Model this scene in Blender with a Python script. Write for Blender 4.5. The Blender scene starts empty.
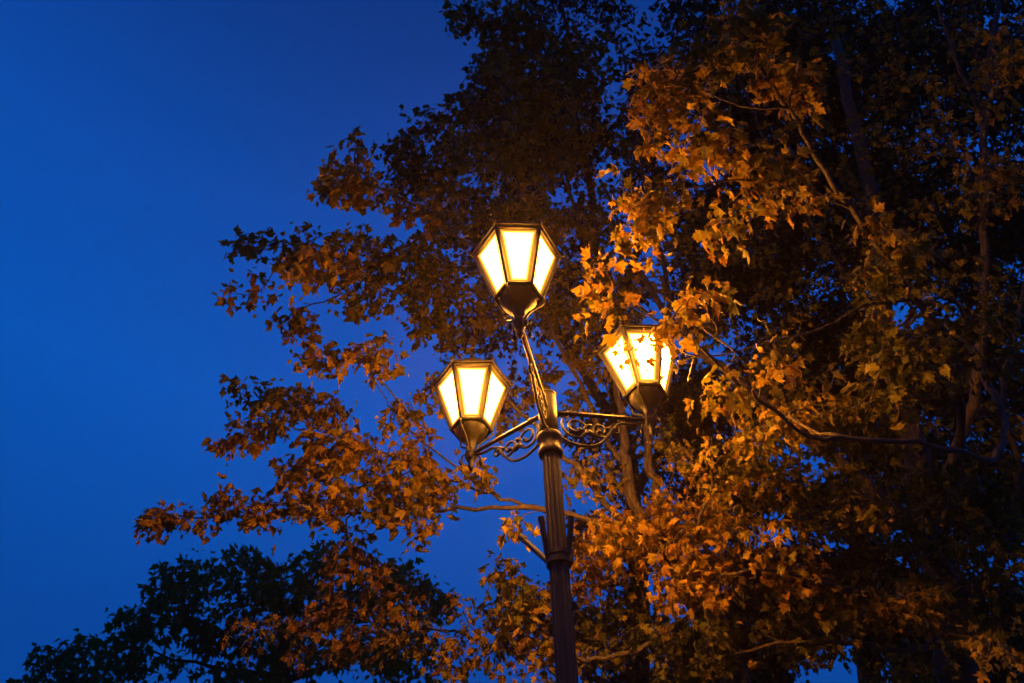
import bpy, math, random
import numpy as np
from mathutils import Vector, Matrix

random.seed(7)
rng = np.random.default_rng(7)
scene = bpy.context.scene
col = scene.collection
R = math.radians

# ------------------------------------------------------------------ camera
F_PX, PITCH, ROLL = 866.0, R(47.3), R(1.97)
EYE = np.array([0.0, 0.0, 1.6])
_c, _s = math.cos(ROLL), math.sin(ROLL)
_fw = np.array([0, math.cos(PITCH), math.sin(PITCH)])
_u0 = np.array([0, -math.sin(PITCH), math.cos(PITCH)])
_r0 = np.array([1.0, 0, 0])
_rt = _c * _r0 - _s * _u0
_up = _s * _r0 + _c * _u0


def at(px, py, d):
    """point of the place seen at (px, py), d metres deep along the view axis"""
    return EYE + d * (_fw + (px - 512) / F_PX * _rt + (341.5 - py) / F_PX * _up)


cam_d = bpy.data.cameras.new('camera')
cam = bpy.data.objects.new('camera', cam_d)
col.objects.link(cam)
cam_d.sensor_width = 36.0
cam_d.lens = 36.0 * F_PX / 1024
cam_d.clip_start = 0.05
cam_d.clip_end = 2000
m = Matrix.Identity(4)
for i in range(3):
    m[i][0], m[i][1], m[i][2], m[i][3] = _rt[i], _up[i], -_fw[i], EYE[i]
cam.matrix_world = m
scene.camera = cam


# ------------------------------------------------------------------ helpers
def link(o, parent=None, loc=None):
    col.objects.link(o)
    if parent is not None:
        o.parent = parent
    if loc is not None:
        o.location = loc
    return o


def tag(o, label=None, cat=None, group=None, kind=None):
    for k, v in (('label', label), ('category', cat), ('group', group), ('kind', kind)):
        if v:
            o[k] = v
    return o


def empty(name, loc=(0, 0, 0)):
    o = bpy.data.objects.new(name, None)
    o.empty_display_size = 0.3
    return link(o, None, loc)


class MB:
    """collects pieces and links them as one mesh object"""

    def __init__(self):
        self.v, self.f, self.a = [], [], []

    def add(self, vs, fs, attr=None):
        b = len(self.v)
        self.v += [tuple(map(float, p)) for p in vs]
        self.f += [tuple(b + i for i in f) for f in fs]
        self.a += list(attr) if attr is not None else [0.0] * len(vs)

    def tube(self, pts, rads, n=8, cap=True):
        pts = [np.asarray(p, float) for p in pts]
        if not hasattr(rads, '__len__'):
            rads = [rads] * len(pts)
        vs, fs = [], []
        t = pts[1] - pts[0]
        t /= (np.linalg.norm(t) + 1e-9)
        a = np.array([0, 0, 1.0]) if abs(t[2]) < .9 else np.array([1.0, 0, 0])
        s = np.cross(t, a)
        s /= np.linalg.norm(s)
        ang = np.arange(n) * 2 * math.pi / n
        for i, p in enumerate(pts):
            t = pts[min(i + 1, len(pts) - 1)] - pts[max(i - 1, 0)]
            t /= (np.linalg.norm(t) + 1e-9)
            s = s - t * np.dot(s, t)
            s /= (np.linalg.norm(s) + 1e-9)
            b = np.cross(t, s)
            ring = p + rads[i] * (np.cos(ang)[:, None] * s + np.sin(ang)[:, None] * b)
            vs += [tuple(q) for q in ring]
        for i in range(len(pts) - 1):
            for k in range(n):
                k2 = (k + 1) % n
                fs.append((i * n + k, i * n + k2, (i + 1) * n + k2, (i + 1) * n + k))
        if cap:
            fs.append(tuple(range(n - 1, -1, -1)))
            fs.append(tuple((len(pts) - 1) * n + k for k in range(n)))
        self.add(vs, fs)

    def lathe(self, prof, n=32, c=(0, 0, 0), flute=0, depth=0.0):
        """prof: (radius, z) from the bottom up"""
        vs, fs = [], []
        for r, z in prof:
            for k in range(n):
                a = 2 * math.pi * k / n
                rr = r
                if flute:
                    rr = r - depth * (0.5 - 0.5 * math.cos(a * flute)) ** .6
                vs.append((c[0] + rr * math.cos(a), c[1] + rr * math.sin(a), c[2] + z))
        for i in range(len(prof) - 1):
            for k in range(n):
                k2 = (k + 1) % n
                fs.append((i * n + k, i * n + k2, (i + 1) * n + k2, (i + 1) * n + k))
        fs.append(tuple(range(n - 1, -1, -1)))
        fs.append(tuple((len(prof) - 1) * n + k for k in range(n)))
        self.add(vs, fs)

    def ball(self, c, r, sx=1, sy=1, sz=1, n=10, m_=7):
        prof = []
        for i in range(1, m_):
            a = math.pi * i / m_
            prof.append((r * math.sin(a), -r * math.cos(a) * sz))
        self.lathe(prof, n, c)

    def bar(self, p, q, w, h, up=(0, 0, 1)):
        p, q = np.asarray(p, float), np.asarray(q, float)
        t = (q - p) / np.linalg.norm(q - p)
        s = np.cross(t, up)
        s /= np.linalg.norm(s)
        u = np.cross(s, t)
        vs = []
        for e in (p, q):
            for a, b in ((-1, -1), (1, -1), (1, 1), (-1, 1)):
                vs.append(e + s * a * w / 2 + u * b * h / 2)
        self.add(vs, [(0, 1, 2, 3), (7, 6, 5, 4), (0, 4, 5, 1), (1, 5, 6, 2), (2, 6, 7, 3), (3, 7, 4, 0)])

    def build(self, name, mat, parent=None, loc=None, smooth=False, attr=None):
        me = bpy.data.meshes.new(name)
        me.from_pydata(self.v, [], self.f)
        if attr:
            a = me.attributes.new(attr, 'FLOAT', 'POINT')
            a.data.foreach_set('value', self.a)
        if smooth:
            me.polygons.foreach_set('use_smooth', [True] * len(me.polygons))
        me.materials.append(mat)
        me.update()
        return link(bpy.data.objects.new(name, me), parent, loc)


def nodes_of(mat):
    mat.use_nodes = True
    nt = mat.node_tree
    nt.nodes.clear()
    return nt, nt.nodes, nt.links


# ------------------------------------------------------------------ materials
def metal_mat(name, c, rough=.45, bump=.15):
    mt = bpy.data.materials.new(name)
    nt, N, L = nodes_of(mt)
    o = N.new('ShaderNodeOutputMaterial')
    b = N.new('ShaderNodeBsdfPrincipled')
    tc = N.new('ShaderNodeTexCoord')
    n1 = N.new('ShaderNodeTexNoise')
    n1.inputs['Scale'].default_value = 9
    n1.inputs['Detail'].default_value = 6
    cr = N.new('ShaderNodeValToRGB')
    cr.color_ramp.elements[0].position = .35
    cr.color_ramp.elements[0].color = (c[0] * .6, c[1] * .6, c[2] * .6, 1)
    cr.color_ramp.elements[1].position = .75
    cr.color_ramp.elements[1].color = (c[0] * 1.5, c[1] * 1.4, c[2] * 1.3, 1)
    L.new(tc.outputs['Object'], n1.inputs['Vector'])
    L.new(n1.outputs['Fac'], cr.inputs['Fac'])
    L.new(cr.outputs['Color'], b.inputs['Base Color'])
    b.inputs['Roughness'].default_value = rough
    b.inputs['Metallic'].default_value = 0.0
    b.inputs['Specular IOR Level'].default_value = .28
    n2 = N.new('ShaderNodeTexNoise')
    n2.inputs['Scale'].default_value = 90
    bp = N.new('ShaderNodeBump')
    bp.inputs['Strength'].default_value = bump
    bp.inputs['Distance'].default_value = .004
    L.new(tc.outputs['Object'], n2.inputs['Vector'])
    L.new(n2.outputs['Fac'], bp.inputs['Height'])
    L.new(bp.outputs['Normal'], b.inputs['Normal'])
    L.new(b.outputs[0], o.inputs['Surface'])
    return mt


def bark_mat(name, c1, c2):
    mt = bpy.data.materials.new(name)
    nt, N, L = nodes_of(mt)
    o = N.new('ShaderNodeOutputMaterial')
    b = N.new('ShaderNodeBsdfPrincipled')
    tc = N.new('ShaderNodeTexCoord')
    mp = N.new('ShaderNodeMapping')
    mp.inputs['Scale'].default_value = (14, 14, 3)
    n1 = N.new('ShaderNodeTexNoise')
    n1.inputs['Scale'].default_value = 2.2
    n1.inputs['Detail'].default_value = 8
    n1.inputs['Roughness'].default_value = .65
    cr = N.new('ShaderNodeValToRGB')
    cr.color_ramp.elements[0].position = .35
    cr.color_ramp.elements[0].color = (*c1, 1)
    cr.color_ramp.elements[1].position = .68
    cr.color_ramp.elements[1].color = (*c2, 1)
    bp = N.new('ShaderNodeBump')
    bp.inputs['Strength'].default_value = .7
    bp.inputs['Distance'].default_value = .02
    L.new(tc.outputs['Object'], mp.inputs['Vector'])
    L.new(mp.outputs['Vector'], n1.inputs['Vector'])
    L.new(n1.outputs['Fac'], cr.inputs['Fac'])
    L.new(n1.outputs['Fac'], bp.inputs['Height'])
    L.new(cr.outputs['Color'], b.inputs['Base Color'])
    L.new(bp.outputs['Normal'], b.inputs['Normal'])
    b.inputs['Roughness'].default_value = .85
    L.new(b.outputs[0], o.inputs['Surface'])
    return mt


def leaf_mat(name, stops, trans=.35):
    mt = bpy.data.materials.new(name)
    nt, N, L = nodes_of(mt)
    o = N.new('ShaderNodeOutputMaterial')
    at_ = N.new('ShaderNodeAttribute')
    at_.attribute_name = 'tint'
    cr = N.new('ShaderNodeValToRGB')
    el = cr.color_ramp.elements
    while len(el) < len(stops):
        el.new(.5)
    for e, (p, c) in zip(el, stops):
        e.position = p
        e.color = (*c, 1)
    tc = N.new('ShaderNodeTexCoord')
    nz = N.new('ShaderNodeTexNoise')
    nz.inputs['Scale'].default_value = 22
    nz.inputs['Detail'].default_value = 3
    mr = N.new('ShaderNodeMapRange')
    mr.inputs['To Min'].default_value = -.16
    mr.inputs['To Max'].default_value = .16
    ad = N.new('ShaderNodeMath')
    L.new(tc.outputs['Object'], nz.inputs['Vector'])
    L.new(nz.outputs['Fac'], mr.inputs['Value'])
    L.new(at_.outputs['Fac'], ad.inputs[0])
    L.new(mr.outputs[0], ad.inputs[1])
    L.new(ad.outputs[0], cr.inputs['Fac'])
    b = N.new('ShaderNodeBsdfPrincipled')
    b.inputs['Roughness'].default_value = .5
    b.inputs['Specular IOR Level'].default_value = .15
    t = N.new('ShaderNodeBsdfTranslucent')
    mx = N.new('ShaderNodeMixShader')
    mx.inputs['Fac'].default_value = trans
    L.new(cr.outputs['Color'], b.inputs['Base Color'])
    L.new(cr.outputs['Color'], t.inputs['Color'])
    L.new(b.outputs[0], mx.inputs[1])
    L.new(t.outputs[0], mx.inputs[2])
    L.new(mx.outputs[0], o.inputs['Surface'])
    return mt


IRON = metal_mat('black_painted_iron', (.0075, .0052, .004), .52)
BARK = bark_mat('maple_bark', (.026, .018, .010), (.082, .058, .032))
BARK_DARK = bark_mat('dark_bark', (.02, .014, .008), (.06, .042, .024))
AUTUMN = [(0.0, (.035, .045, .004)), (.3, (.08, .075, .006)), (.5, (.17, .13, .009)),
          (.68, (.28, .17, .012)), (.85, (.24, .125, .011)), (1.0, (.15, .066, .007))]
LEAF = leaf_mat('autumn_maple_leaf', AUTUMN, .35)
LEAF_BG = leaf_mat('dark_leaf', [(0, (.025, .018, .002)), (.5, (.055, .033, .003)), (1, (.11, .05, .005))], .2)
LEAF_GREEN = leaf_mat('dark_green_leaf', [(0, (.045, .11, .006)), (.5, (.06, .12, .008)), (1, (.09, .12, .010))], .5)


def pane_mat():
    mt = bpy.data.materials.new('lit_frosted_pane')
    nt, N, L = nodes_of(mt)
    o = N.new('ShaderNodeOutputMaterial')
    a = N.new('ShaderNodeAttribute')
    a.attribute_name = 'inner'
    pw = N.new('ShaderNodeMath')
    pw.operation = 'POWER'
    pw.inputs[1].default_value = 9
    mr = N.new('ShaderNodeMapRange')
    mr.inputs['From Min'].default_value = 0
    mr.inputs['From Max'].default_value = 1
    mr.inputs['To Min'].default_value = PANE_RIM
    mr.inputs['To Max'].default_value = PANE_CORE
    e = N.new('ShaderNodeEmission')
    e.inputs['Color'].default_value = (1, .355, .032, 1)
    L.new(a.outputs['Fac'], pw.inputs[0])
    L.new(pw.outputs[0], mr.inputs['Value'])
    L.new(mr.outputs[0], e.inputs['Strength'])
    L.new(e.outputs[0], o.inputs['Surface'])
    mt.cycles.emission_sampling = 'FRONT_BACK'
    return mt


PANE_RIM, PANE_CORE = .75, 330.0  # lens bloom painted into the panes: hot core fading to an amber rim
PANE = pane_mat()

# ------------------------------------------------------------------ world
w = bpy.data.worlds.new('World')
scene.world = w
w.use_nodes = True
N, L = w.node_tree.nodes, w.node_tree.links
N.clear()
out = N.new('ShaderNodeOutputWorld')
bg = N.new('ShaderNodeBackground')
sky = N.new('ShaderNodeTexSky')
sky.sky_type = 'NISHITA'
sky.sun_disc = False
sky.sun_elevation = R(1.5)
sky.sun_rotation = R(205)
tint = N.new('ShaderNodeMix')
tint.data_type = 'RGBA'
tint.blend_type = 'MULTIPLY'
tint.inputs[0].default_value = 1.0
tc = N.new('ShaderNodeTexCoord')
sp = N.new('ShaderNodeSeparateXYZ')
ramp = N.new('ShaderNodeValToRGB')
e = ramp.color_ramp.elements
SKY = [(0.0, (.002, .045, .26)), (.45, (.002, .060, .34)), (.66, (.0018, .086, .47)), (.80, (.003, .068, .40)), (.92, (.003, .037, .24)), (1.0, (.003, .026, .18))]
while len(e) < len(SKY):
    e.new(.5)
for q, (p, c) in zip(e, SKY):
    q.position = p
    q.color = (*c, 1)
# the clear dusk sky: the sky model's brightness, in the deep blue of a lamp-lit white balance
bw = N.new('ShaderNodeRGBToBW')
mr = N.new('ShaderNodeMapRange')
mr.inputs['From Min'].default_value = 0
mr.inputs['From Max'].default_value = 8
mr.inputs['To Min'].default_value = .9
mr.inputs['To Max'].default_value = 1.12
L.new(sky.outputs[0], bw.inputs[0])
L.new(bw.outputs[0], mr.inputs['Value'])
L.new(tc.outputs['Generated'], sp.inputs[0])
L.new(sp.outputs['Z'], ramp.inputs['Fac'])
L.new(ramp.outputs[0], tint.inputs[6])
L.new(mr.outputs[0], tint.inputs[7])
L.new(tint.outputs[2], bg.inputs['Color'])
bg.inputs['Strength'].default_value = 1.1
L.new(bg.outputs[0], out.inputs['Surface'])

# ------------------------------------------------------------------ ground
gm = bpy.data.materials.new('park_lawn')
nt, N, L = nodes_of(gm)
o = N.new('ShaderNodeOutputMaterial')
b = N.new('ShaderNodeBsdfPrincipled')
n1 = N.new('ShaderNodeTexNoise')
n1.inputs['Scale'].default_value = 1.3
n1.inputs['Detail'].default_value = 10
cr = N.new('ShaderNodeValToRGB')
cr.color_ramp.elements[0].position = .4
cr.color_ramp.elements[0].color = (.03, .05, .014, 1)
cr.color_ramp.elements[1].position = .62
cr.color_ramp.elements[1].color = (.12, .085, .03, 1)
tc = N.new('ShaderNodeTexCoord')
L.new(tc.outputs['Object'], n1.inputs['Vector'])
L.new(n1.outputs['Fac'], cr.inputs['Fac'])
L.new(cr.outputs['Color'], b.inputs['Base Color'])
b.inputs['Roughness'].default_value = .95
L.new(b.outputs[0], o.inputs['Surface'])
g = MB()
g.add([(-90, -60, 0), (90, -60, 0), (90, 90, 0), (-90, 90, 0)], [(0, 1, 2, 3)])
tag(g.build('ground', gm), kind='structure')

# ------------------------------------------------------------------ haze, added to stand in for the lens glow of the lamps
HAZE = 0.0013
if HAZE:
    hz = bpy.data.materials.new('lamp_glow_haze')
    nt, N, L = nodes_of(hz)
    o = N.new('ShaderNodeOutputMaterial')
    pv = N.new('ShaderNodeVolumePrincipled')
    pv.inputs['Color'].default_value = (.95, .70, .42, 1)
    pv.inputs['Density'].default_value = HAZE
    pv.inputs['Anisotropy'].default_value = .78
    L.new(pv.outputs[0], o.inputs['Volume'])
    g = MB()
    x0, x1, y0, y1, z0, z1 = -92, 92, -62, 92, -1.0, 19.0
    g.add([(x0, y0, z0), (x1, y0, z0), (x1, y1, z0), (x0, y1, z0), (x0, y0, z1), (x1, y0, z1), (x1, y1, z1), (x0, y1, z1)],
          [(3, 2, 1, 0), (4, 5, 6, 7), (0, 1, 5, 4), (1, 2, 6, 5), (2, 3, 7, 6), (3, 0, 4, 7)])
    tag(g.build('haze', hz), label='thin haze added for the glow around the lit lanterns', cat='haze', kind='stuff')

# ------------------------------------------------------------------ street lamp
POLE = (0.18, 3.462)
ZL = 1.6 + 3.616          # height of the lanterns' middle
ARM, AZ, PSI = 0.605, R(16.7), R(3.65)
RT, RB, LH = 0.225, 0.117, 0.357
lamp = empty('street_lamp', (POLE[0], POLE[1], 0))
tag(lamp, 'black iron street lamp with three lit hexagonal lanterns on scrolled arms', 'street lamp')

ZARM = 1.6 + 3.19


def zpix(py, ypole=POLE[1]):
    """height on the pole seen at image row py"""
    x = (560 - 512) / F_PX
    v = (341.5 - py) / F_PX
    d = _fw + x * _rt + v * _up
    return 1.6 + d[2] / d[1] * ypole


ZTOP, ZC1, ZC2, ZCL = zpix(397), zpix(438), zpix(452), zpix(560)
ZARM = zpix(411)
p = MB()
p.lathe([(.047, .9), (.0455, ZC2)], 96, flute=16, depth=.0045)
p.build('pole', IRON, lamp, smooth=False)
p = MB()
p.lathe([(.17, 0), (.17, .10), (.155, .12), (.155, .2), (.13, .24), (.12, .5), (.13, .54), (.125, .58), (.09, .64), (.075, .8), (.085, .84),
         (.085, .87), (.062, .9), (.05, .93)], 48)
p.build('pole_base', IRON, lamp, smooth=True)
p = MB()
p.lathe([(.052, ZC2 - .03), (.062, ZC2 - .022), (.066, ZC2), (.058, ZC2 + .012), (.054, ZC2 + .03), (.055, ZC1 - .03), (.066, ZC1 - .018),
         (.069, ZC1), (.062, ZC1 + .016), (.053, ZC1 + .025)], 40)
p.build('collar', IRON, lamp, smooth=True)
p = MB()
p.lathe([(.0505, ZC1 + .01), (.0505, ZTOP)], 40)
p.lathe([(.0505, ZTOP - .001), (.054, ZTOP + .003), (.054, ZTOP + .014), (.045, ZTOP + .022), (.02, ZTOP + .03), (.004, ZTOP + .05)], 40)
p.build('pole_head', IRON, lamp, smooth=True)
# clamp with flag holders
p = MB()
p.lathe([(.050, ZCL - .035), (.058, ZCL - .032), (.058, ZCL - .006), (.053, ZCL - .003), (.053, ZCL + .006), (.058, ZCL + .01),
         (.058, ZCL + .035), (.050, ZCL + .038)], 40)
p.bar((.056, -.02, ZCL - .03), (.056, -.02, ZCL + .03), .03, .02, (1, 0, 0))
p.build('clamp', IRON, lamp)


def holder(px, py, y, a):
    x_ = (px - 512) / F_PX
    v = (341.5 - py) / F_PX
    d = _fw + x_ * _rt + v * _up
    tip = EYE + d * (y / d[1]) - np.array([POLE[0], POLE[1], 0])
    base = np.array([.052 * math.cos(a), .052 * math.sin(a), ZCL + .005])
    u = (tip - base) / np.linalg.norm(tip - base)
    q = MB()
    q.tube([base - u * .01, tip, tip + u * .0005], [.013, .0145, .0145], 14)
    q.tube([tip - u * .035, tip + u * .004], [.0165, .0165], 14)
    q.build('flag_holder', IRON, lamp)


holder(541, 518, 3.40, R(200))
holder(571, 518, 3.40, R(-25))
holder(521, 537, 3.60, R(150))


def hexpt(r, k, z):
    a = R(60 * k)
    return np.array([r * math.cos(a), r * math.sin(a), z])


def make_lantern():
    # frame: rings and six mullions (the lantern itself)
    f = MB()
    zb, zt = -LH / 2, LH / 2
    for k in range(6):
        a0, a1 = hexpt(RT, k, zt), hexpt(RT, k + 1, zt)
        b0, b1 = hexpt(RB, k, zb), hexpt(RB, k + 1, zb)
        f.tube([b0, a0], .0145, 6)
        f.tube([a0, a1], .0125, 6)
        f.tube([b0, b1], .012, 6)
        f.ball(a0, .0135, n=8, m_=6)
        f.ball(b0, .012, n=8, m_=6)
    lan = f.build('lantern', IRON)
    for k in range(6):
        a0, a1 = hexpt(RT, k, zt), hexpt(RT, k + 1, zt)
        b0, b1 = hexpt(RB, k, zb), hexpt(RB, k + 1, zb)
        cor = [b0, b1, a1, a0]
        c = sum(cor) / 4
        nrm = np.cross(b1 - b0, a0 - b0)
        nrm /= np.linalg.norm(nrm)
        out_ = [q + (c - q) * .03 - nrm * .002 for q in cor]

        def inset(qs, d):
            r_ = []
            for i in range(4):
                p0, p1, p2 = qs[i - 1], qs[i], qs[(i + 1) % 4]
                u = (p0 - p1) / np.linalg.norm(p0 - p1)
                v = (p2 - p1) / np.linalg.norm(p2 - p1)
                sn = np.linalg.norm(np.cross(u, v))
                r_.append(p1 + (u + v) * d / sn)
            return r_
        i1 = inset(out_, .018)
        i2 = inset(out_, .042)
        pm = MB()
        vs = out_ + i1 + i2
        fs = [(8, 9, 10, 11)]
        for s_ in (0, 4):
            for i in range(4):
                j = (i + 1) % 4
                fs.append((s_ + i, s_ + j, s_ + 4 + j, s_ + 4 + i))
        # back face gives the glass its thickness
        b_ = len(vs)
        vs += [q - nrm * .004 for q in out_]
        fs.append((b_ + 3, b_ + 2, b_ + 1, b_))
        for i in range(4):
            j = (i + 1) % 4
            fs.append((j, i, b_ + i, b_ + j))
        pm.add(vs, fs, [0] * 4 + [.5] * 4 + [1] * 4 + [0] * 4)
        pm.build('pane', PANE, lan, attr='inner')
    # roof: two-step pyramid with a chimney
    r = MB()
    lev = [(RT + .022, zt + .008), (RT + .026, zt + .022), (RT + .004, zt + .034), (.115, zt + .115), (.085, zt + .125), (.085, zt + .165),
           (.10, zt + .172), (.03, zt + .215)]
    vs, fs = [], []
    for rr, z in lev:
        vs += [hexpt(rr, k, z) for k in range(6)]
    for i in range(len(lev) - 1):
        for k in range(6):
            k2 = (k + 1) % 6
            fs.append((i * 6 + k, i * 6 + k2, i * 6 + 6 + k2, i * 6 + 6 + k))
    fs.append((5, 4, 3, 2, 1, 0))
    fs.append(tuple((len(lev) - 1) * 6 + k for k in range(6)))
    r.add(vs, fs)
    r.build('roof', IRON, lan)
    fi = MB()
    fi.lathe([(.02, zt + .214), (.028, zt + .225), (.012, zt + .24), (.02, zt + .26), (.014, zt + .28), (.003, zt + .31)], 16)
    fi.build('finial', IRON, lan, smooth=True)
    for k in range(6):       # curled ears on the roof corners
        q = MB()
        d = hexpt(1, k, 0)
        base = hexpt(RT + .016, k, zt + .015)
        pts = [base + d * (.018 * math.sin(t * 3.6)) + np.array([0, 0, .05 * (1 - math.cos(t * 2.2)) * .5]) for t in np.linspace(0, 1, 7)]
        q.tube(pts, [.007, .008, .008, .008, .007, .007, .009], 6)
        q.ball(pts[-1], .0125, n=8, m_=6)
        q.build('roof_ear', IRON, lan)
    # closed cup under the glass, tapering to the arm
    cp = MB()
    cp.lathe([(.016, zb - .165), (.022, zb - .15), (.03, zb - .12), (.032, zb - .105), (.05, zb - .085), (.085, zb - .045), (RB - .018, zb - .012), (RB - .018, zb + .002)], 24)
    cp.build('base_cup', IRON, lan, smooth=True)
    for k in (0, 2, 4):
        q = MB()
        d = hexpt(1, k, 0)
        z3 = np.array([0, 0, 1.0])
        pts = [hexpt(RB, k, zb) + z3 * 0, d * (RB + .012) + z3 * (zb - .02), d * (RB - .002) + z3 * (zb - .05), d * .075 + z3 * (zb - .085),
               d * .046 + z3 * (zb - .12), d * .03 + z3 * (zb - .16), d * .034 + z3 * (zb - .185), d * .05 + z3 * (zb - .19), d * .052 + z3 * (zb - .175)]
        q.tube(smooth_line(pts, 3), .0062, 6)
        q.ball(d * .052 + z3 * (zb - .175), .010, n=8, m_=6)
        q.build('strap', IRON, lan)
    return lan


def smooth_line(pts, n=4):
    P = [np.asarray(q, float) for q in pts]
    P = [2 * P[0] - P[1]] + P + [2 * P[-1] - P[-2]]
    o_ = []
    for i in range(1, len(P) - 2):
        for k in range(n):
            t = k / n
            a, b_, c, d = P[i - 1], P[i], P[i + 1], P[i + 2]
            o_.append(.5 * ((2 * b_) + (-a + c) * t + (2 * a - 5 * b_ + 4 * c - d) * t * t + (-a + 3 * b_ - 3 * c + d) * t ** 3))
    o_.append(P[-2])
    return o_


def make_arm():
    """arm along +x from the pole; the arm bar with its scrolls as parts"""
    a = MB()
    z = ZARM
    ze = ZL - LH / 2 - .19
    a.tube([(.04, 0, z), (.12, 0, z + (ze - z) * .15), (ARM - .02, 0, ze)], [.0135, .0135, .0115], 10)
    a.tube([(.115, 0, z + (ze - z) * .13), (.135, 0, z + (ze - z) * .17)], [.018, .018], 10)
    arm = a.build('arm', IRON)
    q = MB()      # lower brace
    zb = ZC1 + .035
    q.tube(smooth_line([(.05, 0, zb), (.10, 0, zb - .035), (.19, 0, zb - .05), (.29, 0, zb - .01), (.40, 0, ze - .075), (.50, 0, ze - .05), (.575, 0, ze - .015)], 4), .0085, 7)
    q.build('brace', IRON, arm)

    def spiral(cx, cz, r0, turns, a0, sgn, th=.0075):
        pts = []
        for t in np.linspace(0, 1, int(16 * turns)):
            an = a0 + sgn * t * turns * 2 * math.pi
            rr = r0 * (1 - .72 * t)
            pts.append((cx + rr * math.cos(an), 0, cz + rr * math.sin(an)))
        s_ = MB()
        s_.tube(pts, [th] * (len(pts) - 4) + [th * 1.05, th * 1.15, th * 1.3, th * 1.5], 7)
        for s in (-1, 1):
            pass
        s_.ball(pts[-1], th * 1.9, n=8, m_=6)
        s_.build('scroll', IRON, arm)
    zm = (z + zb) / 2 - .005
    spiral(.155, zm, .084, 1.5, R(150), 1)
    spiral(.295, zm + .008, .060, 1.4, R(20), -1)
    spiral(.385, zm + .028, .038, 1.2, R(200), -1)
    for (cx, cz, ax, rr) in ((.225, zm + .02, 40, .021), (.235, zm - .025, -40, .020), (.205, zm - .035, 210, .017), (.34, zm + .03, 20, .014)):
        c = np.array([cx, 0, cz])
        d = np.array([math.cos(R(ax)), 0, math.sin(R(ax))])
        lf = MB()     # forged leaf gobs where scrolls meet
        lf.tube([c - d * rr * 1.6, c - d * rr * .9, c, c + d * rr * .9, c + d * rr * 1.6], [.002, rr * .6, rr * .75, rr * .5, .002], 8)
        lf.build('forged_leaf', IRON, arm, smooth=True)
    hb = MB()
    hb.lathe([(.004, ze - .115), (.012, ze - .10), (.018, ze - .085), (.013, ze - .065), (.02, ze - .05), (.03, ze - .03), (.036, ze - .01), (.036, ze + .006), (.022, ze + .02), (.02, ze + .05)], 20, c=(ARM, 0, 0))
    hb.build('hub', IRON, arm, smooth=True)
    for k in range(4):
        d = np.array([math.cos(R(45 + 90 * k)), math.sin(R(45 + 90 * k)), 0])
        c = np.array([ARM, 0, ze])
        dr = MB()
        dr.tube([c + d * .03, c + d * .05 - (0, 0, .012), c + d * .056 - (0, 0, .035)], .005, 6)
        dr.tube([c + d * .056 - (0, 0, .03), c + d * .058 - (0, 0, .045), c + d * .058 - (0, 0, .062), c + d * .055 - (0, 0, .08)], [.004, .011, .012, .002], 8)
        dr.build('drop', IRON, arm, smooth=True)
    return arm


def copy_tree(o, parent):
    c = o.copy()
    col.objects.link(c)
    c.parent = parent
    for ch in [x for x in scene.objects if x.parent == o]:
        copy_tree(ch, c)
    return c


arm0, lan0 = make_arm(), make_lantern()
for i, da in enumerate((-120, 120, 0)):
    a = AZ + R(da)
    A = arm0 if i == 0 else copy_tree(arm0, lamp)
    A.parent = lamp
    A.rotation_euler = (0, 0, a)
    Ln = lan0 if i == 0 else copy_tree(lan0, lamp)
    Ln.parent = lamp
    Ln.location = (ARM * math.cos(a), ARM * math.sin(a), ZL)
    Ln.rotation_euler = (0, 0, PSI)

# ------------------------------------------------------------------ leaves
def leaf_template(full):
    if full:
        half = [(0, 0, ), (.18, -.07), (.44, -.02), (.33, .14), (.42, .26), (.60, .46), (.42, .47), (.24, .43), (.27, .64), (.13, .72), (0, 1.0)]
    else:
        half = [(0, 0), (.42, 0.0), (.30, .2), (.56, .48), (.23, .46), (0, 1.0)]

    def z(x, y):
        return -.34 * abs(x) - .42 * max(0, y - .3) ** 1.5 + (.05 if abs(x) > .3 else 0)
    V = [(0, .34, 0.0)]
    Fc = []
    for s in (1, -1):
        b_ = len(V)
        V += [(s * x, y, z(x, y)) for x, y in half]
        for i in range(len(half) - 1):
            t = (0, b_ + i, b_ + i + 1)
            Fc.append(t if s > 0 else (0, b_ + i + 1, b_ + i))
    if full:       # petiole
        b_ = len(V)
        V += [(-.010, 0, 0), (.010, 0, 0), (.008, -.62, .12), (-.008, -.62, .12)]
        Fc += [(b_, b_ + 2, b_ + 1), (b_, b_ + 3, b_ + 2)]
    return np.array(V), np.array(Fc)


TF, TS = leaf_template(True), leaf_template(False)


def norm(a):
    return a / (np.linalg.norm(a, axis=-1, keepdims=True) + 1e-9)


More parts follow.
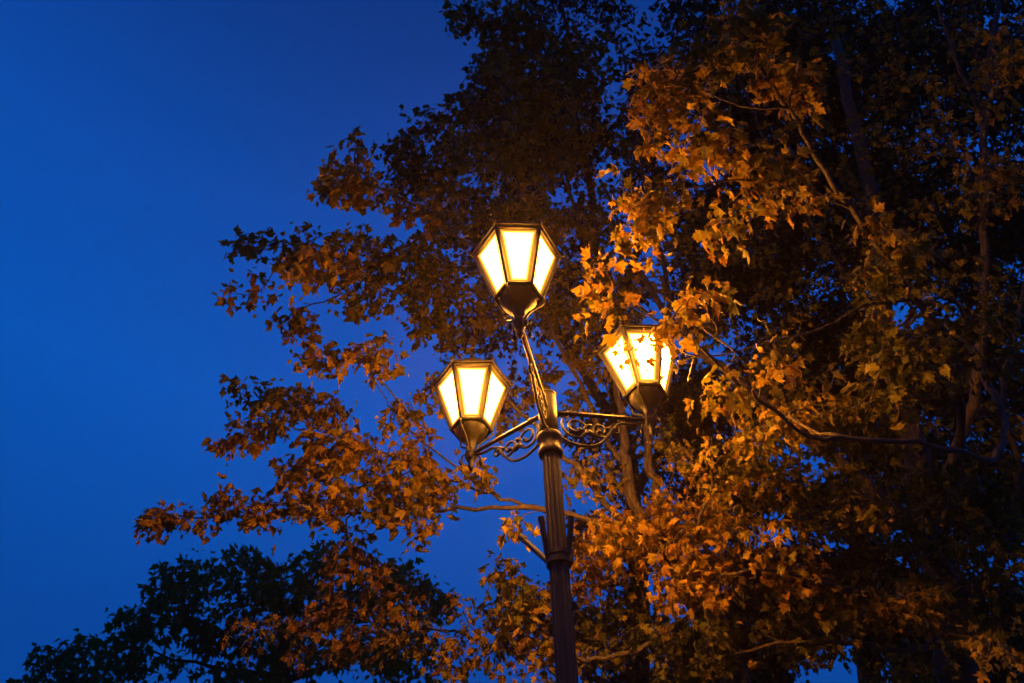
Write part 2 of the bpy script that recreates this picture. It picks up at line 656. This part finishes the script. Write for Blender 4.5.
class Leaves:
    def __init__(self):
        self.p, self.t, self.n, self.s, self.c = [], [], [], [], []

    def add(self, p, t, n, s, c):
        self.p.append(p); self.t.append(t); self.n.append(n); self.s.append(s); self.c.append(c)

    def build(self, name, mat, parent, full=True):
        V, Fc = TF if full else TS
        p, t, n = np.array(self.p), norm(np.array(self.t)), np.array(self.n)
        s, c = np.array(self.s), np.array(self.c)
        n = norm(n - t * (n * t).sum(1, keepdims=True))
        sd = np.cross(t, n)
        M = len(p)
        fold = rng.uniform(.5, 3.0, M) * rng.choice([1, 1, 1, -1], M)
        curl = rng.normal(0, .5, M)
        wd = rng.uniform(.5, 1.12, M)
        jx = rng.normal(0, .045, (M, len(V))) * (np.abs(V[None, :, 0]) > .05)
        jy = rng.normal(0, .045, (M, len(V))) * (np.abs(V[None, :, 0]) > .05)
        x = V[None, :, 0] * wd[:, None] + jx
        y = np.repeat(V[None, :, 1], M, 0) + jy
        zz = V[None, :, 2] * fold[:, None] + curl[:, None] * V[None, :, 1] * V[None, :, 0]
        X = p[:, None] + s[:, None, None] * (x[..., None] * sd[:, None] + y[..., None] * t[:, None] + zz[..., None] * n[:, None])
        K = len(V)
        faces = (Fc[None] + (np.arange(M) * K)[:, None, None]).reshape(-1)
        me = bpy.data.meshes.new(name)
        me.vertices.add(M * K)
        me.vertices.foreach_set('co', X.astype(np.float32).ravel())
        nf = M * len(Fc)
        me.loops.add(nf * 3)
        me.loops.foreach_set('vertex_index', faces.astype(np.int32))
        me.polygons.add(nf)
        me.polygons.foreach_set('loop_start', np.arange(nf, dtype=np.int32) * 3)
        at_ = me.attributes.new('tint', 'FLOAT', 'POINT')
        at_.data.foreach_set('value', np.repeat(c, K).astype(np.float32))
        me.materials.append(mat)
        me.update(calc_edges=True)
        return link(bpy.data.objects.new(name, me), parent)


DENS = 1.35


class Tree:
    """limbs are given; shoots are wired to the nearest wood by bent twigs, leaves sit on the shoots"""

    def __init__(self, name, label, cat, base, group=None, bark=BARK):
        self.root = empty(name, tuple(base))
        tag(self.root, label, cat, group)
        self.base = np.array(base, float)
        self.bark = bark
        self.pos, self.dir, self.fix, self.par, self.rad = [], [], [], [], []
        self.leaves = Leaves()
        self.shoots = []
        self.chains = []

    def limb(self, pts, r0, r1, name='limb', sides=9, wob=.012):
        """pts in world coordinates"""
        P = smooth_line(pts, 5)
        P = [q + (rng.normal(0, wob, 3) if 0 < i < len(P) - 1 else 0) for i, q in enumerate(P)]
        n = len(P)
        rr = [(r0 + (r1 - r0) * (i / (n - 1)) ** .8) * (1 + rng.normal(0, .03)) for i in range(n)]
        mb = MB()
        mb.tube([q - self.base for q in P], rr, sides)
        mb.build(name, self.bark, self.root, smooth=True)
        for i in range(n):
            if i < n * .12 and name == 'trunk':
                pass
            self.pos.append(P[i])
            d = P[min(i + 1, n - 1)] - P[max(i - 1, 0)]
            self.dir.append(d / (np.linalg.norm(d) + 1e-9))
            self.rad.append(rr[i])
            self.fix.append(True)
            self.par.append(-1)
        return P

    def cluster(self, px, py, rx, ry, n, d, dd=.5, tint=.5, size=.078, nl=12, spread=.15):
        n = max(1, round(n * DENS))
        for _ in range(n):
            while True:
                u = rng.uniform(-1, 1, 3)
                if (u ** 2).sum() <= 1:
                    break
            c = at(px, py, d)
            q = c + u[0] * rx * d / F_PX * _rt + u[1] * ry * d / F_PX * _up + u[2] * dd * _fw
            self.shoots.append((q, tint, size, nl, spread))

    def grow(self, simple_twigs=False, max_len=9):
        fixed = np.array(self.pos)
        S = self.shoots
        dist = [np.min(np.linalg.norm(fixed - s[0], axis=1)) for s in S]
        order = np.argsort(dist)
        nmax = len(self.pos) + len(S) * 10
        A = np.zeros((nmax, 3))
        cnt = len(self.pos)
        A[:cnt] = fixed
        tw = []
        for oi in order:
            q, tint, size, nl, spread = S[oi]
            dv = q - A[:cnt]
            dd_ = np.linalg.norm(dv, axis=1)
            i = int(np.argmin(dd_))
            # among near candidates prefer one lying in the direction the wood grows
            cand = np.where(dd_ < dd_[i] * 1.35 + .02)[0]
            if len(cand) > 1:
                if len(cand) > 60:
                    cand = rng.choice(cand, 60, replace=False)
                al = [(np.dot(dv[k], self.dir[k]) / (dd_[k] + 1e-9)) for k in cand]
                i = int(cand[int(np.argmax(np.array(al) - dd_[cand] / (dd_[i] + .05) * .5))])
            L_ = float(dd_[i])
            if L_ < .02:
                L_ = .02
            ns = int(min(8, max(2, round(L_ / .11))))
            p0 = A[i]
            c1 = p0 + self.dir[i] * L_ * .38
            outw = q - p0
            outw[2] += .1 * L_
            c2 = q - norm(outw) * L_ * .25 + np.array([0, 0, rng.uniform(-.12, .06)]) * L_
            pts, prev = [], i
            chain = [i]
            jit = .035 * min(L_, 1.2)
            for k in range(1, ns + 1):
                t = k / ns
                b_ = (1 - t) ** 3 * p0 + 3 * (1 - t) ** 2 * t * c1 + 3 * (1 - t) * t * t * c2 + t ** 3 * q
                if k < ns:
                    b_ = b_ + rng.normal(0, jit, 3)
                dr = b_ - (A[prev] if k > 1 else p0)
                A[cnt] = b_
                self.pos.append(b_)
                self.dir.append(dr / (np.linalg.norm(dr) + 1e-9))
                self.par.append(prev)
                self.fix.append(False)
                self.rad.append(0.0)
                prev = cnt
                chain.append(cnt)
                cnt += 1
            self.chains.append(chain)
            self.sprout(q, self.dir[cnt - 1], tint, size, nl, spread)
        load = np.zeros(cnt)
        for ch in self.chains:
            j = ch[-1]
            while j >= 0 and not self.fix[j]:
                load[j] += 1
                j = self.par[j]
        mb = MB()
        big = set(np.argsort([-load[ch[1]] * len(ch) for ch in self.chains])[:45].tolist()) if not simple_twigs else set()
        for ci, ch in enumerate(self.chains):
            rr = []
            for j in ch[1:]:
                rr.append(.0024 * max(load[j], 1) ** .42)
            r_first = min(rr[0] * 1.1, self.rad[ch[0]] if self.fix[ch[0]] else rr[0] * 1.2)
            if ci in big:
                bb = MB()
                bb.tube([A[j] - self.base for j in ch], [r_first] + rr, 6)
                bb.build('branch', self.bark, self.root, smooth=True)
                continue
            mb.tube([A[j] - self.base for j in ch], [r_first] + rr, 3 if simple_twigs else 5, cap=False)
        self.twig_mb = mb

    def sprout(self, q, d, tint, size, nl, spread):
        d = np.array(d)
        b_ = 1.0
        ct = tint + rng.normal(0, .06)
        for k in range(nl):
            back = rng.uniform(0, .14) * (spread / .15)
            base = q - d * back
            lat = rng.normal(0, 1, 3)
            lat[2] *= .6
            lat = norm(lat - d * np.dot(lat, d) * .6 + d * .35)
            pet = spread * rng.uniform(.25, 1.0)
            droop = np.array([0, 0, -pet * rng.uniform(.1, .8)])
            p_ = base + lat * pet + droop
            t_ = norm(lat * .55 + np.array([0, 0, -.75]) + rng.normal(0, .42, 3))
            n_ = np.array([0, 0, .7]) + lat * .7 + rng.normal(0, .6, 3)
            self.leaves.add(p_ - self.base, t_, n_, size * rng.choice([rng.uniform(.4, .8), rng.uniform(.75, 1.3)]), float(np.clip(ct + rng.normal(0, .13), 0, 1)))

    def finish(self, mat=LEAF, full=True):
        cr_ = self.leaves.build('crown', mat, self.root, full)
        tag(self.twig_mb.build('twig', self.bark, cr_), kind='stuff')
        return self.root


def A3(*l):
    return [at(*q) for q in l]


# ---------------- maple behind the lamp
q = at(745, 700, 6.3)
t1 = Tree('maple_tree', 'autumn maple reaching far left behind the lamp post, its sprays lit orange', 'tree', (q[0] + .25, q[1] + .15, 0))
T1 = [t1.base - (0, 0, .15), t1.base + (.02, 0, 1.2), t1.base + (-.05, -.05, 2.4), q, at(712, 630, 6.4), at(672, 555, 6.6)]
t1.limb(T1, .17, .075, 'trunk', 16)
t1.limb(A3((672, 555, 6.6), (634, 505, 6.7), (626, 462, 6.9), (620, 410, 7.2), (606, 320, 7.8), (570, 190, 8.6), (545, 50, 9.4)), .058, .012)
t1.limb(A3((680, 570, 6.55), (660, 500, 6.8), (648, 455, 7.0), (655, 390, 7.3), (668, 300, 7.9), (640, 160, 8.8), (620, 40, 9.6)), .05, .012)
t1.limb(A3((660, 545, 6.6), (612, 510, 6.5), (575, 465, 6.5), (530, 420, 6.7), (470, 372, 7.0), (425, 315, 7.1), (350, 262, 7.0)), .030, .006)
t1.limb(A3((626, 465, 6.9), (606, 442, 7.0), (588, 400, 7.0), (545, 320, 7.1), (480, 250, 7.0), (435, 225, 6.8), (400, 196, 6.6), (345, 178, 6.5)), .026, .005)
t1.limb(A3((675, 560, 6.5), (600, 522, 6.4), (520, 509, 6.5), (440, 509, 6.7), (330, 514, 6.9), (230, 517, 6.9), (165, 516, 6.9)), .027, .005)
t1.limb(A3((560, 514, 6.45), (500, 497, 6.6), (450, 480, 6.8), (380, 452, 7.1), (310, 425, 7.2), (250, 408, 7.2)), .016, .004)
t1.limb(A3((700, 610, 6.3), (620, 655, 6.2), (560, 655, 6.3), (500, 648, 6.6), (455, 631, 6.9), (400, 633, 7.2), (330, 655, 7.5)), .022, .006)
t1.limb(A3((500, 497, 6.6), (440, 455, 6.8), (400, 420, 6.9), (375, 380, 6.9)), .012, .004)
t1.limb(A3((690, 590, 6.3), (700, 520, 6.0), (712, 480, 5.8), (705, 440, 5.7)), .02, .006)
C = t1.cluster
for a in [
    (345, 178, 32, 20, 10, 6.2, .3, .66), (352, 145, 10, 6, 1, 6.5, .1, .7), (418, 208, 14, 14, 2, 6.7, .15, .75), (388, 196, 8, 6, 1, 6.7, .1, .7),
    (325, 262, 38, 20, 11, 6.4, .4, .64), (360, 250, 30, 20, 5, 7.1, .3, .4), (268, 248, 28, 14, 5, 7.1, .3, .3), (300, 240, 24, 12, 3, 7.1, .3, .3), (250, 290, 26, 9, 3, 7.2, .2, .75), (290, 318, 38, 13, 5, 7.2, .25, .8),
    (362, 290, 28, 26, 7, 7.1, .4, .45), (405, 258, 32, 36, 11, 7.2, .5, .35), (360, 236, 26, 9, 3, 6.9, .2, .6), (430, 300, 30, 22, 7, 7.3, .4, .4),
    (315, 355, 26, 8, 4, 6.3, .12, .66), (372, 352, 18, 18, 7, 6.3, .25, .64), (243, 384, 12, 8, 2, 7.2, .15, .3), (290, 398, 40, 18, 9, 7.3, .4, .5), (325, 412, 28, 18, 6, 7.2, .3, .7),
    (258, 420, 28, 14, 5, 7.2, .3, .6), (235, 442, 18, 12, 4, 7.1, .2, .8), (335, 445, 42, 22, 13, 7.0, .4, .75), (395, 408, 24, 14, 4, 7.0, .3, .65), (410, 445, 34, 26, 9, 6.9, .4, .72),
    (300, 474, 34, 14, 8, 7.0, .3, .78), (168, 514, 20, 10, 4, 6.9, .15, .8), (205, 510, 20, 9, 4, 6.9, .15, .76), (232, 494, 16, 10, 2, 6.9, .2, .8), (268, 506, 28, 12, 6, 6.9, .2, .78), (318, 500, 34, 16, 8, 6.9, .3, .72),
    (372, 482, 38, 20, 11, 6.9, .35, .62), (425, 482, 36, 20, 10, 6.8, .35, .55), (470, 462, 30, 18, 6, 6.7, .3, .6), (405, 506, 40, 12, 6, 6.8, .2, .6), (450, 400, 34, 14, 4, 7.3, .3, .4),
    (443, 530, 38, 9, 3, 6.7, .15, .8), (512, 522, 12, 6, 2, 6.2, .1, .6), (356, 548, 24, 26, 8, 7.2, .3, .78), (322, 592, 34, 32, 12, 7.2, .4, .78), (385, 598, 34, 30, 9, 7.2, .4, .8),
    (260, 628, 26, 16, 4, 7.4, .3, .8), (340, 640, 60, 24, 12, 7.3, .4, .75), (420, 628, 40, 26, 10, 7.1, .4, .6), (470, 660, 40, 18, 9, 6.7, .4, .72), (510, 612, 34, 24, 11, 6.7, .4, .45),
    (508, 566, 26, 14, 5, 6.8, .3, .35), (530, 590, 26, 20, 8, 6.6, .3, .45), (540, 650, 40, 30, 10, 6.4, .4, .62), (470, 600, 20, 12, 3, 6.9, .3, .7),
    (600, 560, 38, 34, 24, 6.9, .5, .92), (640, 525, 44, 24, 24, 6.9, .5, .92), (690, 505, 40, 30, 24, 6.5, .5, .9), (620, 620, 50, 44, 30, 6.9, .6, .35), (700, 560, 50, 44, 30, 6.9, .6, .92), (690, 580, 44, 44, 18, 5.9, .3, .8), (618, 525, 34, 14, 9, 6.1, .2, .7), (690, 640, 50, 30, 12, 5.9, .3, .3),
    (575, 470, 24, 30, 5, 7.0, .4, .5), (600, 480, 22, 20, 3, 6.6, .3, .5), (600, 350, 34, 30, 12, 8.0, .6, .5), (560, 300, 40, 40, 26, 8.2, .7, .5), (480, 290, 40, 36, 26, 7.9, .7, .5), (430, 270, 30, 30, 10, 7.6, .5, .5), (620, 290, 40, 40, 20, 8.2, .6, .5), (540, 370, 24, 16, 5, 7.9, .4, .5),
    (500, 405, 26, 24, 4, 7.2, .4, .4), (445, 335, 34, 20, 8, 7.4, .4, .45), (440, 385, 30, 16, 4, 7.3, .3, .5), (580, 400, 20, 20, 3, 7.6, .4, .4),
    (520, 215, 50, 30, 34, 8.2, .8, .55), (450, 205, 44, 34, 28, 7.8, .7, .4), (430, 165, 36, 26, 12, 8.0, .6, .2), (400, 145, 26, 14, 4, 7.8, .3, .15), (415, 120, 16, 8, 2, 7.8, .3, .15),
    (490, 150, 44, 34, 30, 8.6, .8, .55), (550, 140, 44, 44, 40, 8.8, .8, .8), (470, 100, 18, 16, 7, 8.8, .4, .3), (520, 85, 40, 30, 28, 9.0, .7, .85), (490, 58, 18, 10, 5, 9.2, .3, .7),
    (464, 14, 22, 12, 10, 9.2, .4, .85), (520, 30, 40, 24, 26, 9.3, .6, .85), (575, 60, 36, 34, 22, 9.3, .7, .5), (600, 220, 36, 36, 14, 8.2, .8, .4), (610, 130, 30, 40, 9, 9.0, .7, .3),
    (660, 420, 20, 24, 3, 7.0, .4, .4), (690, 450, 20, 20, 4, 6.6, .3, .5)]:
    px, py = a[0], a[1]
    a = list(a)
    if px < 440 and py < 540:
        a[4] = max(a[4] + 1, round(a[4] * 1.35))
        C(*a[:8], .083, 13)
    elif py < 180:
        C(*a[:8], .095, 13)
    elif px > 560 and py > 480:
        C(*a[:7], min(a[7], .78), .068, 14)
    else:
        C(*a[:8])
t1.grow()
t1.finish()

# ---------------- big maple on the right
q = at(968, 715, 7.0)
t2 = Tree('maple_tree', 'large maple at the right, forked trunk, one bough crossing the right lantern', 'tree', (q[0] + .2, q[1] + .2, 0))
T2 = [t2.base - (0, 0, .15), t2.base + (0, 0, 1.2), t2.base + (-.03, -.1, 2.4), q, at(955, 620, 7.1), at(938, 555, 7.2), at(912, 450, 7.5), at(893, 350, 7.9), at(872, 200, 8.7), at(835, 40, 9.7)]
t2.limb(T2, .25, .05, 'trunk', 18, .018)
l = t2.limb
l(A3((948, 580, 7.15), (918, 535, 6.9), (860, 480, 6.9), (790, 425, 7.1), (740, 382, 7.2), (690, 340, 7.4), (640, 270, 7.8), (600, 180, 8.4)), .085, .015)
l(A3((960, 600, 7.1), (1000, 560, 7.0), (1020, 470, 7.1), (1003, 400, 7.2), (1030, 260, 7.6)), .05, .018)
l(A3((930, 520, 7.25), (968, 420, 7.0), (984, 330, 7.0), (984, 230, 7.2), (984, 120, 7.5), (990, 60, 7.8), (1002, -30, 8.3)), .055, .02)
l(A3((984, 130, 7.5), (960, 70, 7.6), (940, 10, 7.9), (930, -40, 8.2)), .022, .01)
l(A3((980, 370, 7.0), (1004, 415, 6.3), (994, 459, 5.6), (960, 452, 5.35), (885, 439, 5.1), (808, 436, 4.95), (760, 400, 4.8), (706, 352, 4.55), (655, 318, 4.35), (598, 262, 4.25)), .028, .004, wob=.008)
l(A3((940, 560, 7.1), (960, 450, 6.5), (950, 350, 5.9), (915, 300, 5.4), (882, 250, 5.15), (850, 208, 5.0), (812, 150, 5.0), (790, 108, 5.0), (762, 70, 5.1), (735, 20, 5.3), (715, -20, 5.4)), .036, .005, wob=.008)
l(A3((790, 108, 5.0), (740, 106, 4.9), (702, 90, 4.85), (655, 82, 4.8)), .0085, .003, wob=.005)
l(A3((850, 208, 5.0), (815, 192, 4.9), (770, 178, 4.8), (725, 150, 4.75), (700, 130, 4.7)), .009, .003, wob=.005)
l(A3((790, 180, 4.86), (730, 180, 4.6), (680, 190, 4.4), (640, 200, 4.3)), .007, .003, wob=.005)
l(A3((915, 300, 5.4), (865, 305, 5.3), (828, 326, 5.25), (775, 340, 5.2), (735, 352, 5.15), (700, 357, 5.1), (678, 361, 5.05)), .010, .0045, wob=.004)
l(A3((736, 352, 5.15), (722, 342, 5.12), (705, 330, 5.1), (693, 320, 5.08)), .0060, .0035, wob=.002)
l(A3((736, 352, 5.15), (732, 362, 5.13), (728, 366, 5.12)), .0045, .003, wob=.001)
l(A3((717, 337, 5.11), (716, 326, 5.1), (711, 318, 5.1)), .0045, .003, wob=.001)
l(A3((700, 357, 5.1), (687, 354, 5.08), (680, 349, 5.06)), .005, .003, wob=.001)
l(A3((694, 358, 5.09), (690, 372, 5.08), (688, 380, 5.08)), .0045, .003, wob=.001)
l(A3((775, 340, 5.2), (768, 330, 5.18), (765, 320, 5.17)), .0045, .003, wob=.001)
l(A3((940, 585, 6.9), (860, 590, 6.2), (780, 570, 5.9), (720, 575, 5.8)), .03, .008)
l(A3((960, 640, 7.0), (900, 650, 6.3), (820, 640, 6.0), (700, 660, 5.9)), .03, .008)
l(A3((893, 350, 7.9), (830, 250, 8.2), (760, 130, 8.8), (720, 10, 9.5)), .03, .01)
C = t2.cluster
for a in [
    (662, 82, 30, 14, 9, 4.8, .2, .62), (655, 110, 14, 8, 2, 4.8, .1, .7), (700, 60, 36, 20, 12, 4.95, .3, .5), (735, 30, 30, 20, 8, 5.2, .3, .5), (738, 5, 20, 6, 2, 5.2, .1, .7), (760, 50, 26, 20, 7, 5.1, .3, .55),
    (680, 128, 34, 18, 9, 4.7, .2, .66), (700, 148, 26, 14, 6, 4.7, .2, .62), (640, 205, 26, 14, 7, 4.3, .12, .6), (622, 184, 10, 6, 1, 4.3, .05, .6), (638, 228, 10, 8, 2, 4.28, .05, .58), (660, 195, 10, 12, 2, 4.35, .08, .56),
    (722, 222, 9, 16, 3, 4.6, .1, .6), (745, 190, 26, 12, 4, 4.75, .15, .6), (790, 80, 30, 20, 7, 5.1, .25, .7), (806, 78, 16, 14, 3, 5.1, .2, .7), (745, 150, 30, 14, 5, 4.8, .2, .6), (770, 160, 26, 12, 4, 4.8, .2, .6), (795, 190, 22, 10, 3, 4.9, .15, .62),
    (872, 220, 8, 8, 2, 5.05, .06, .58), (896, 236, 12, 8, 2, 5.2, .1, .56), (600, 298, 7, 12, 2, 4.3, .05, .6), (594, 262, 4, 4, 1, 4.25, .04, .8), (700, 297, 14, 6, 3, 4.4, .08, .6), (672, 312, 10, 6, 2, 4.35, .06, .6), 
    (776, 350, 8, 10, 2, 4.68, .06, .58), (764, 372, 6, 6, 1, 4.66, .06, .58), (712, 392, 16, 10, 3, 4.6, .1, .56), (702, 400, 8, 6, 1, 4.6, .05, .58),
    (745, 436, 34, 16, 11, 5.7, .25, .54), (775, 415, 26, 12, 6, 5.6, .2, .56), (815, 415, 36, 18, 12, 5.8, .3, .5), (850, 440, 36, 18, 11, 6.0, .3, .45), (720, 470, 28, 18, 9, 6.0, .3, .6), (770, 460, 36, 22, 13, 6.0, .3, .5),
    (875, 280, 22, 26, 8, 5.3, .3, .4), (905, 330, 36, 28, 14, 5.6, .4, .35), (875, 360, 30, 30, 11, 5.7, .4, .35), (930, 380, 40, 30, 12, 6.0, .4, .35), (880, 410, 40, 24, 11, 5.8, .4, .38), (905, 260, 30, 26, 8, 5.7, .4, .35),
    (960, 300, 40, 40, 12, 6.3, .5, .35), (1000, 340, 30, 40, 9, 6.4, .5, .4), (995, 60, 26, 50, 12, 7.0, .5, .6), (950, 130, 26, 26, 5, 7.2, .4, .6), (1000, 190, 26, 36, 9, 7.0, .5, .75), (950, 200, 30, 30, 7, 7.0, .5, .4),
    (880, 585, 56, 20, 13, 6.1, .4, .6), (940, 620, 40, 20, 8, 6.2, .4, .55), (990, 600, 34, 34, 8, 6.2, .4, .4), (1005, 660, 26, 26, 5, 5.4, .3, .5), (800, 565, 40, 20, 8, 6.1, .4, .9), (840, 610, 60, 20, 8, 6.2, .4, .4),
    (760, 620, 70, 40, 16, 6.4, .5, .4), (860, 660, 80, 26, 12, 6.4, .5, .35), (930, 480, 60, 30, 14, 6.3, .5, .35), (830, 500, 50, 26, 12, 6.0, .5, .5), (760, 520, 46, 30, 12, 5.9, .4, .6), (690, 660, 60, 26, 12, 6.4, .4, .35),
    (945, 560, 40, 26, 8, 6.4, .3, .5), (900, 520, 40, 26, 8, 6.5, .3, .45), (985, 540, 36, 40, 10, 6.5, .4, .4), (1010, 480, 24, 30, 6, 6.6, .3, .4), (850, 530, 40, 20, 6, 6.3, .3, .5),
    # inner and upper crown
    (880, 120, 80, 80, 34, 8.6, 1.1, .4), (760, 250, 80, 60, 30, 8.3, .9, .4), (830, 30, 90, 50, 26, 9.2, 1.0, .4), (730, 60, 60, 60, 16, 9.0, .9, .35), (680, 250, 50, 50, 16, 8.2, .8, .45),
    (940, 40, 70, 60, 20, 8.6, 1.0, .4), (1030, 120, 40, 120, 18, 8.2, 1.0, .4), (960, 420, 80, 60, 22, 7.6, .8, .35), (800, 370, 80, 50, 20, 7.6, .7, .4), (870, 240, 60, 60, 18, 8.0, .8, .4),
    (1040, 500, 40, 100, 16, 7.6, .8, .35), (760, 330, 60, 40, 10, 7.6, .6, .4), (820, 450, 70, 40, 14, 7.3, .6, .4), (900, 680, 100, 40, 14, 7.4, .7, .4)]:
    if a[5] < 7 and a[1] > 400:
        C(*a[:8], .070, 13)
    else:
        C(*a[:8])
C(614, 350, 5, 4, 1, 4.42, .03, .62, .054, 9, .09)
C(640, 350, 5, 3, 1, 4.42, .03, .7, .048, 6, .08)
C(664, 340, 4, 4, 1, 4.42, .03, .6, .054, 8, .08)
C(664, 364, 4, 5, 1, 4.42, .03, .6, .055, 7, .08)
C(652, 328, 8, 4, 1, 4.36, .03, .6, .062, 6, .08)
t2.grow()
t2.finish()

# ---------------- tall trees further back that close the gaps
def back_tree(label, px, d, limbs, cl, mult=1.0):
    q_ = at(px, 720, d)
    t = Tree('broadleaf_tree', label, 'tree', (q_[0], q_[1] + .4, 0), 'dark trees standing behind the lit maples', BARK_DARK)
    t.limb([t.base - (0, 0, .2), t.base + (0, 0, 2), q_] + A3(*limbs[0]), .26, .03, 'trunk', 12, .03)
    for lb in limbs[1:]:
        t.limb(A3(*lb), .09, .015, 'limb', 7, .03)
    for a in cl:
        px_, py_, rx, ry, n, dd_, dep = a
        t.cluster(px_, py_, rx, ry, n * mult, dd_, dep, .45, .125, 14, .27)
    t.grow(True)
    return t.finish(LEAF_BG, False)


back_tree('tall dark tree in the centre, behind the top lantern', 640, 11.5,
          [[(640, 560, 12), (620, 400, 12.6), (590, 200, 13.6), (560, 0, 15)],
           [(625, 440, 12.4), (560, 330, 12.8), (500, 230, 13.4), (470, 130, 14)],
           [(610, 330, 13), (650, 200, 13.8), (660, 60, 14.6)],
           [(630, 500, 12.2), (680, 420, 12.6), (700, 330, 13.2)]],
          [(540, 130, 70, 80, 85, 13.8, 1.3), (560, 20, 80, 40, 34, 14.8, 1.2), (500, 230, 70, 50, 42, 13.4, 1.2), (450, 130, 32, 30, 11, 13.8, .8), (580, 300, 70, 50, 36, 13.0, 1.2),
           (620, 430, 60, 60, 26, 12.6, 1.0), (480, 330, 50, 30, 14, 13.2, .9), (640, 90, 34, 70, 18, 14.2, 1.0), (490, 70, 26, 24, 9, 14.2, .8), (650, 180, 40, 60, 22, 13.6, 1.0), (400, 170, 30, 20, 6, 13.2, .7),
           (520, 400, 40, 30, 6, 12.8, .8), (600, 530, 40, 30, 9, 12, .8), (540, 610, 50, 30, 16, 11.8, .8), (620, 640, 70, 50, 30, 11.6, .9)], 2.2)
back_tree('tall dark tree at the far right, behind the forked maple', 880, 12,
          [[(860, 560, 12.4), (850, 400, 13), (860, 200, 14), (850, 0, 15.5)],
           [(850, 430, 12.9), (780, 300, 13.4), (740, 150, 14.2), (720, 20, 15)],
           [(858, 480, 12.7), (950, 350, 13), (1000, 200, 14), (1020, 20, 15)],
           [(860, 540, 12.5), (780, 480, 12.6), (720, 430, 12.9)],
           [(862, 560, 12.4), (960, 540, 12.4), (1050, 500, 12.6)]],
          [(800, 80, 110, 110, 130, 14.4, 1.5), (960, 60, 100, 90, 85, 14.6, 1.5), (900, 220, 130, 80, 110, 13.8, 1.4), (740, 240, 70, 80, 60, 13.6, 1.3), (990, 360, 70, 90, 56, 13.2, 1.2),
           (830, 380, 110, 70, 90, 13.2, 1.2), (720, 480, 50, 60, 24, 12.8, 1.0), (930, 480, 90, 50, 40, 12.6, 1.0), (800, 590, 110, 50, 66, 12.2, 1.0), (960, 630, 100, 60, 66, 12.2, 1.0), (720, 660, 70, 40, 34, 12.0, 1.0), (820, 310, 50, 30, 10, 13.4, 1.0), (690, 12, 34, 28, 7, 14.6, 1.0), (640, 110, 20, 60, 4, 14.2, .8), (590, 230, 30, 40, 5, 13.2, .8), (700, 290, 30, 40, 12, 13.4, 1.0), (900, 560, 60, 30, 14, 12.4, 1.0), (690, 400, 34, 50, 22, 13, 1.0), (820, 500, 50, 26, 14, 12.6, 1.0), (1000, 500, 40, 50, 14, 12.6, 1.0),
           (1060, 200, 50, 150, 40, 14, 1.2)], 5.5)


# ---------------- round dark trees low on the left
def dome_tree(label, px, d, cl, limbs):
    q_ = at(px, 760, d)
    t = Tree('broadleaf_tree', label, 'tree', (q_[0], q_[1], 0), None, BARK_DARK)
    t.limb([t.base - (0, 0, .2), t.base + (0, 0, 3), q_] + A3(*limbs[0]), .3, .04, 'trunk', 12, .04)
    for lb in limbs[1:]:
        t.limb(A3(*lb), .08, .015, 'limb', 6, .04)
    for a in cl:
        px_, py_, rx, ry, n, dd_, dep = a
        t.cluster(px_, py_, rx, ry, n, dd_, dep, .35, .19, 12, .30)
    t.grow(True)
    return t.finish(LEAF_GREEN, False)


dome_tree('broad dark green tree low on the left, its round top below the lit spray', 290, 17,
          [(150, 600, 30, 14, 12, 17, 1.0), (130, 640, 30, 18, 15, 17, 1.0), (190, 575, 36, 18, 22, 17, 1.2), (240, 562, 30, 14, 16, 17, 1.2), (200, 620, 50, 26, 30, 17, 1.5), (290, 580, 40, 26, 34, 17, 1.5),
           (330, 556, 34, 12, 12, 17, 1.2), (390, 575, 36, 18, 24, 17, 1.2), (430, 600, 24, 24, 16, 17, 1.0), (350, 620, 60, 30, 46, 17, 1.6), (270, 650, 80, 26, 40, 17, 1.6), (150, 672, 50, 18, 15, 17, 1.0), (400, 660, 60, 30, 32, 17, 1.4)],
          [[(288, 690, 17), (280, 640, 17), (270, 580, 17.2)],
           [(285, 670, 17), (220, 630, 17), (150, 610, 17)],
           [(287, 680, 17), (230, 670, 17), (130, 650, 17)],
           [(282, 650, 17), (330, 600, 17), (390, 580, 17)],
           [(287, 680, 17), (370, 650, 17), (430, 610, 17)]])
dome_tree('small dark tree in the lower left corner, apart from the broad one', 66, 19,
          [(45, 655, 12, 12, 5, 19, .7), (70, 648, 22, 9, 8, 19, .9), (92, 660, 16, 14, 8, 19, .8), (50, 680, 30, 14, 13, 19, 1.0), (85, 685, 24, 12, 10, 19, 1.0)],
          [[(66, 700, 19), (64, 670, 19.1)], [(66, 710, 19), (95, 680, 19), (98, 662, 19)], [(66, 705, 19), (45, 685, 19), (42, 660, 19)]])

# ------------------------------------------------------------------ render settings
scene.view_settings.view_transform = 'Standard'
scene.view_settings.look = 'None'
scene.view_settings.exposure = 0
scene.view_settings.gamma = 1
scene.cycles.use_denoising = True
scene.cycles.max_bounces = 6
scene.cycles.diffuse_bounces = 3
scene.cycles.transmission_bounces = 3
scene.cycles.volume_bounces = 0
scene.cycles.sample_clamp_indirect = 4
scene.cycles.use_light_tree = True
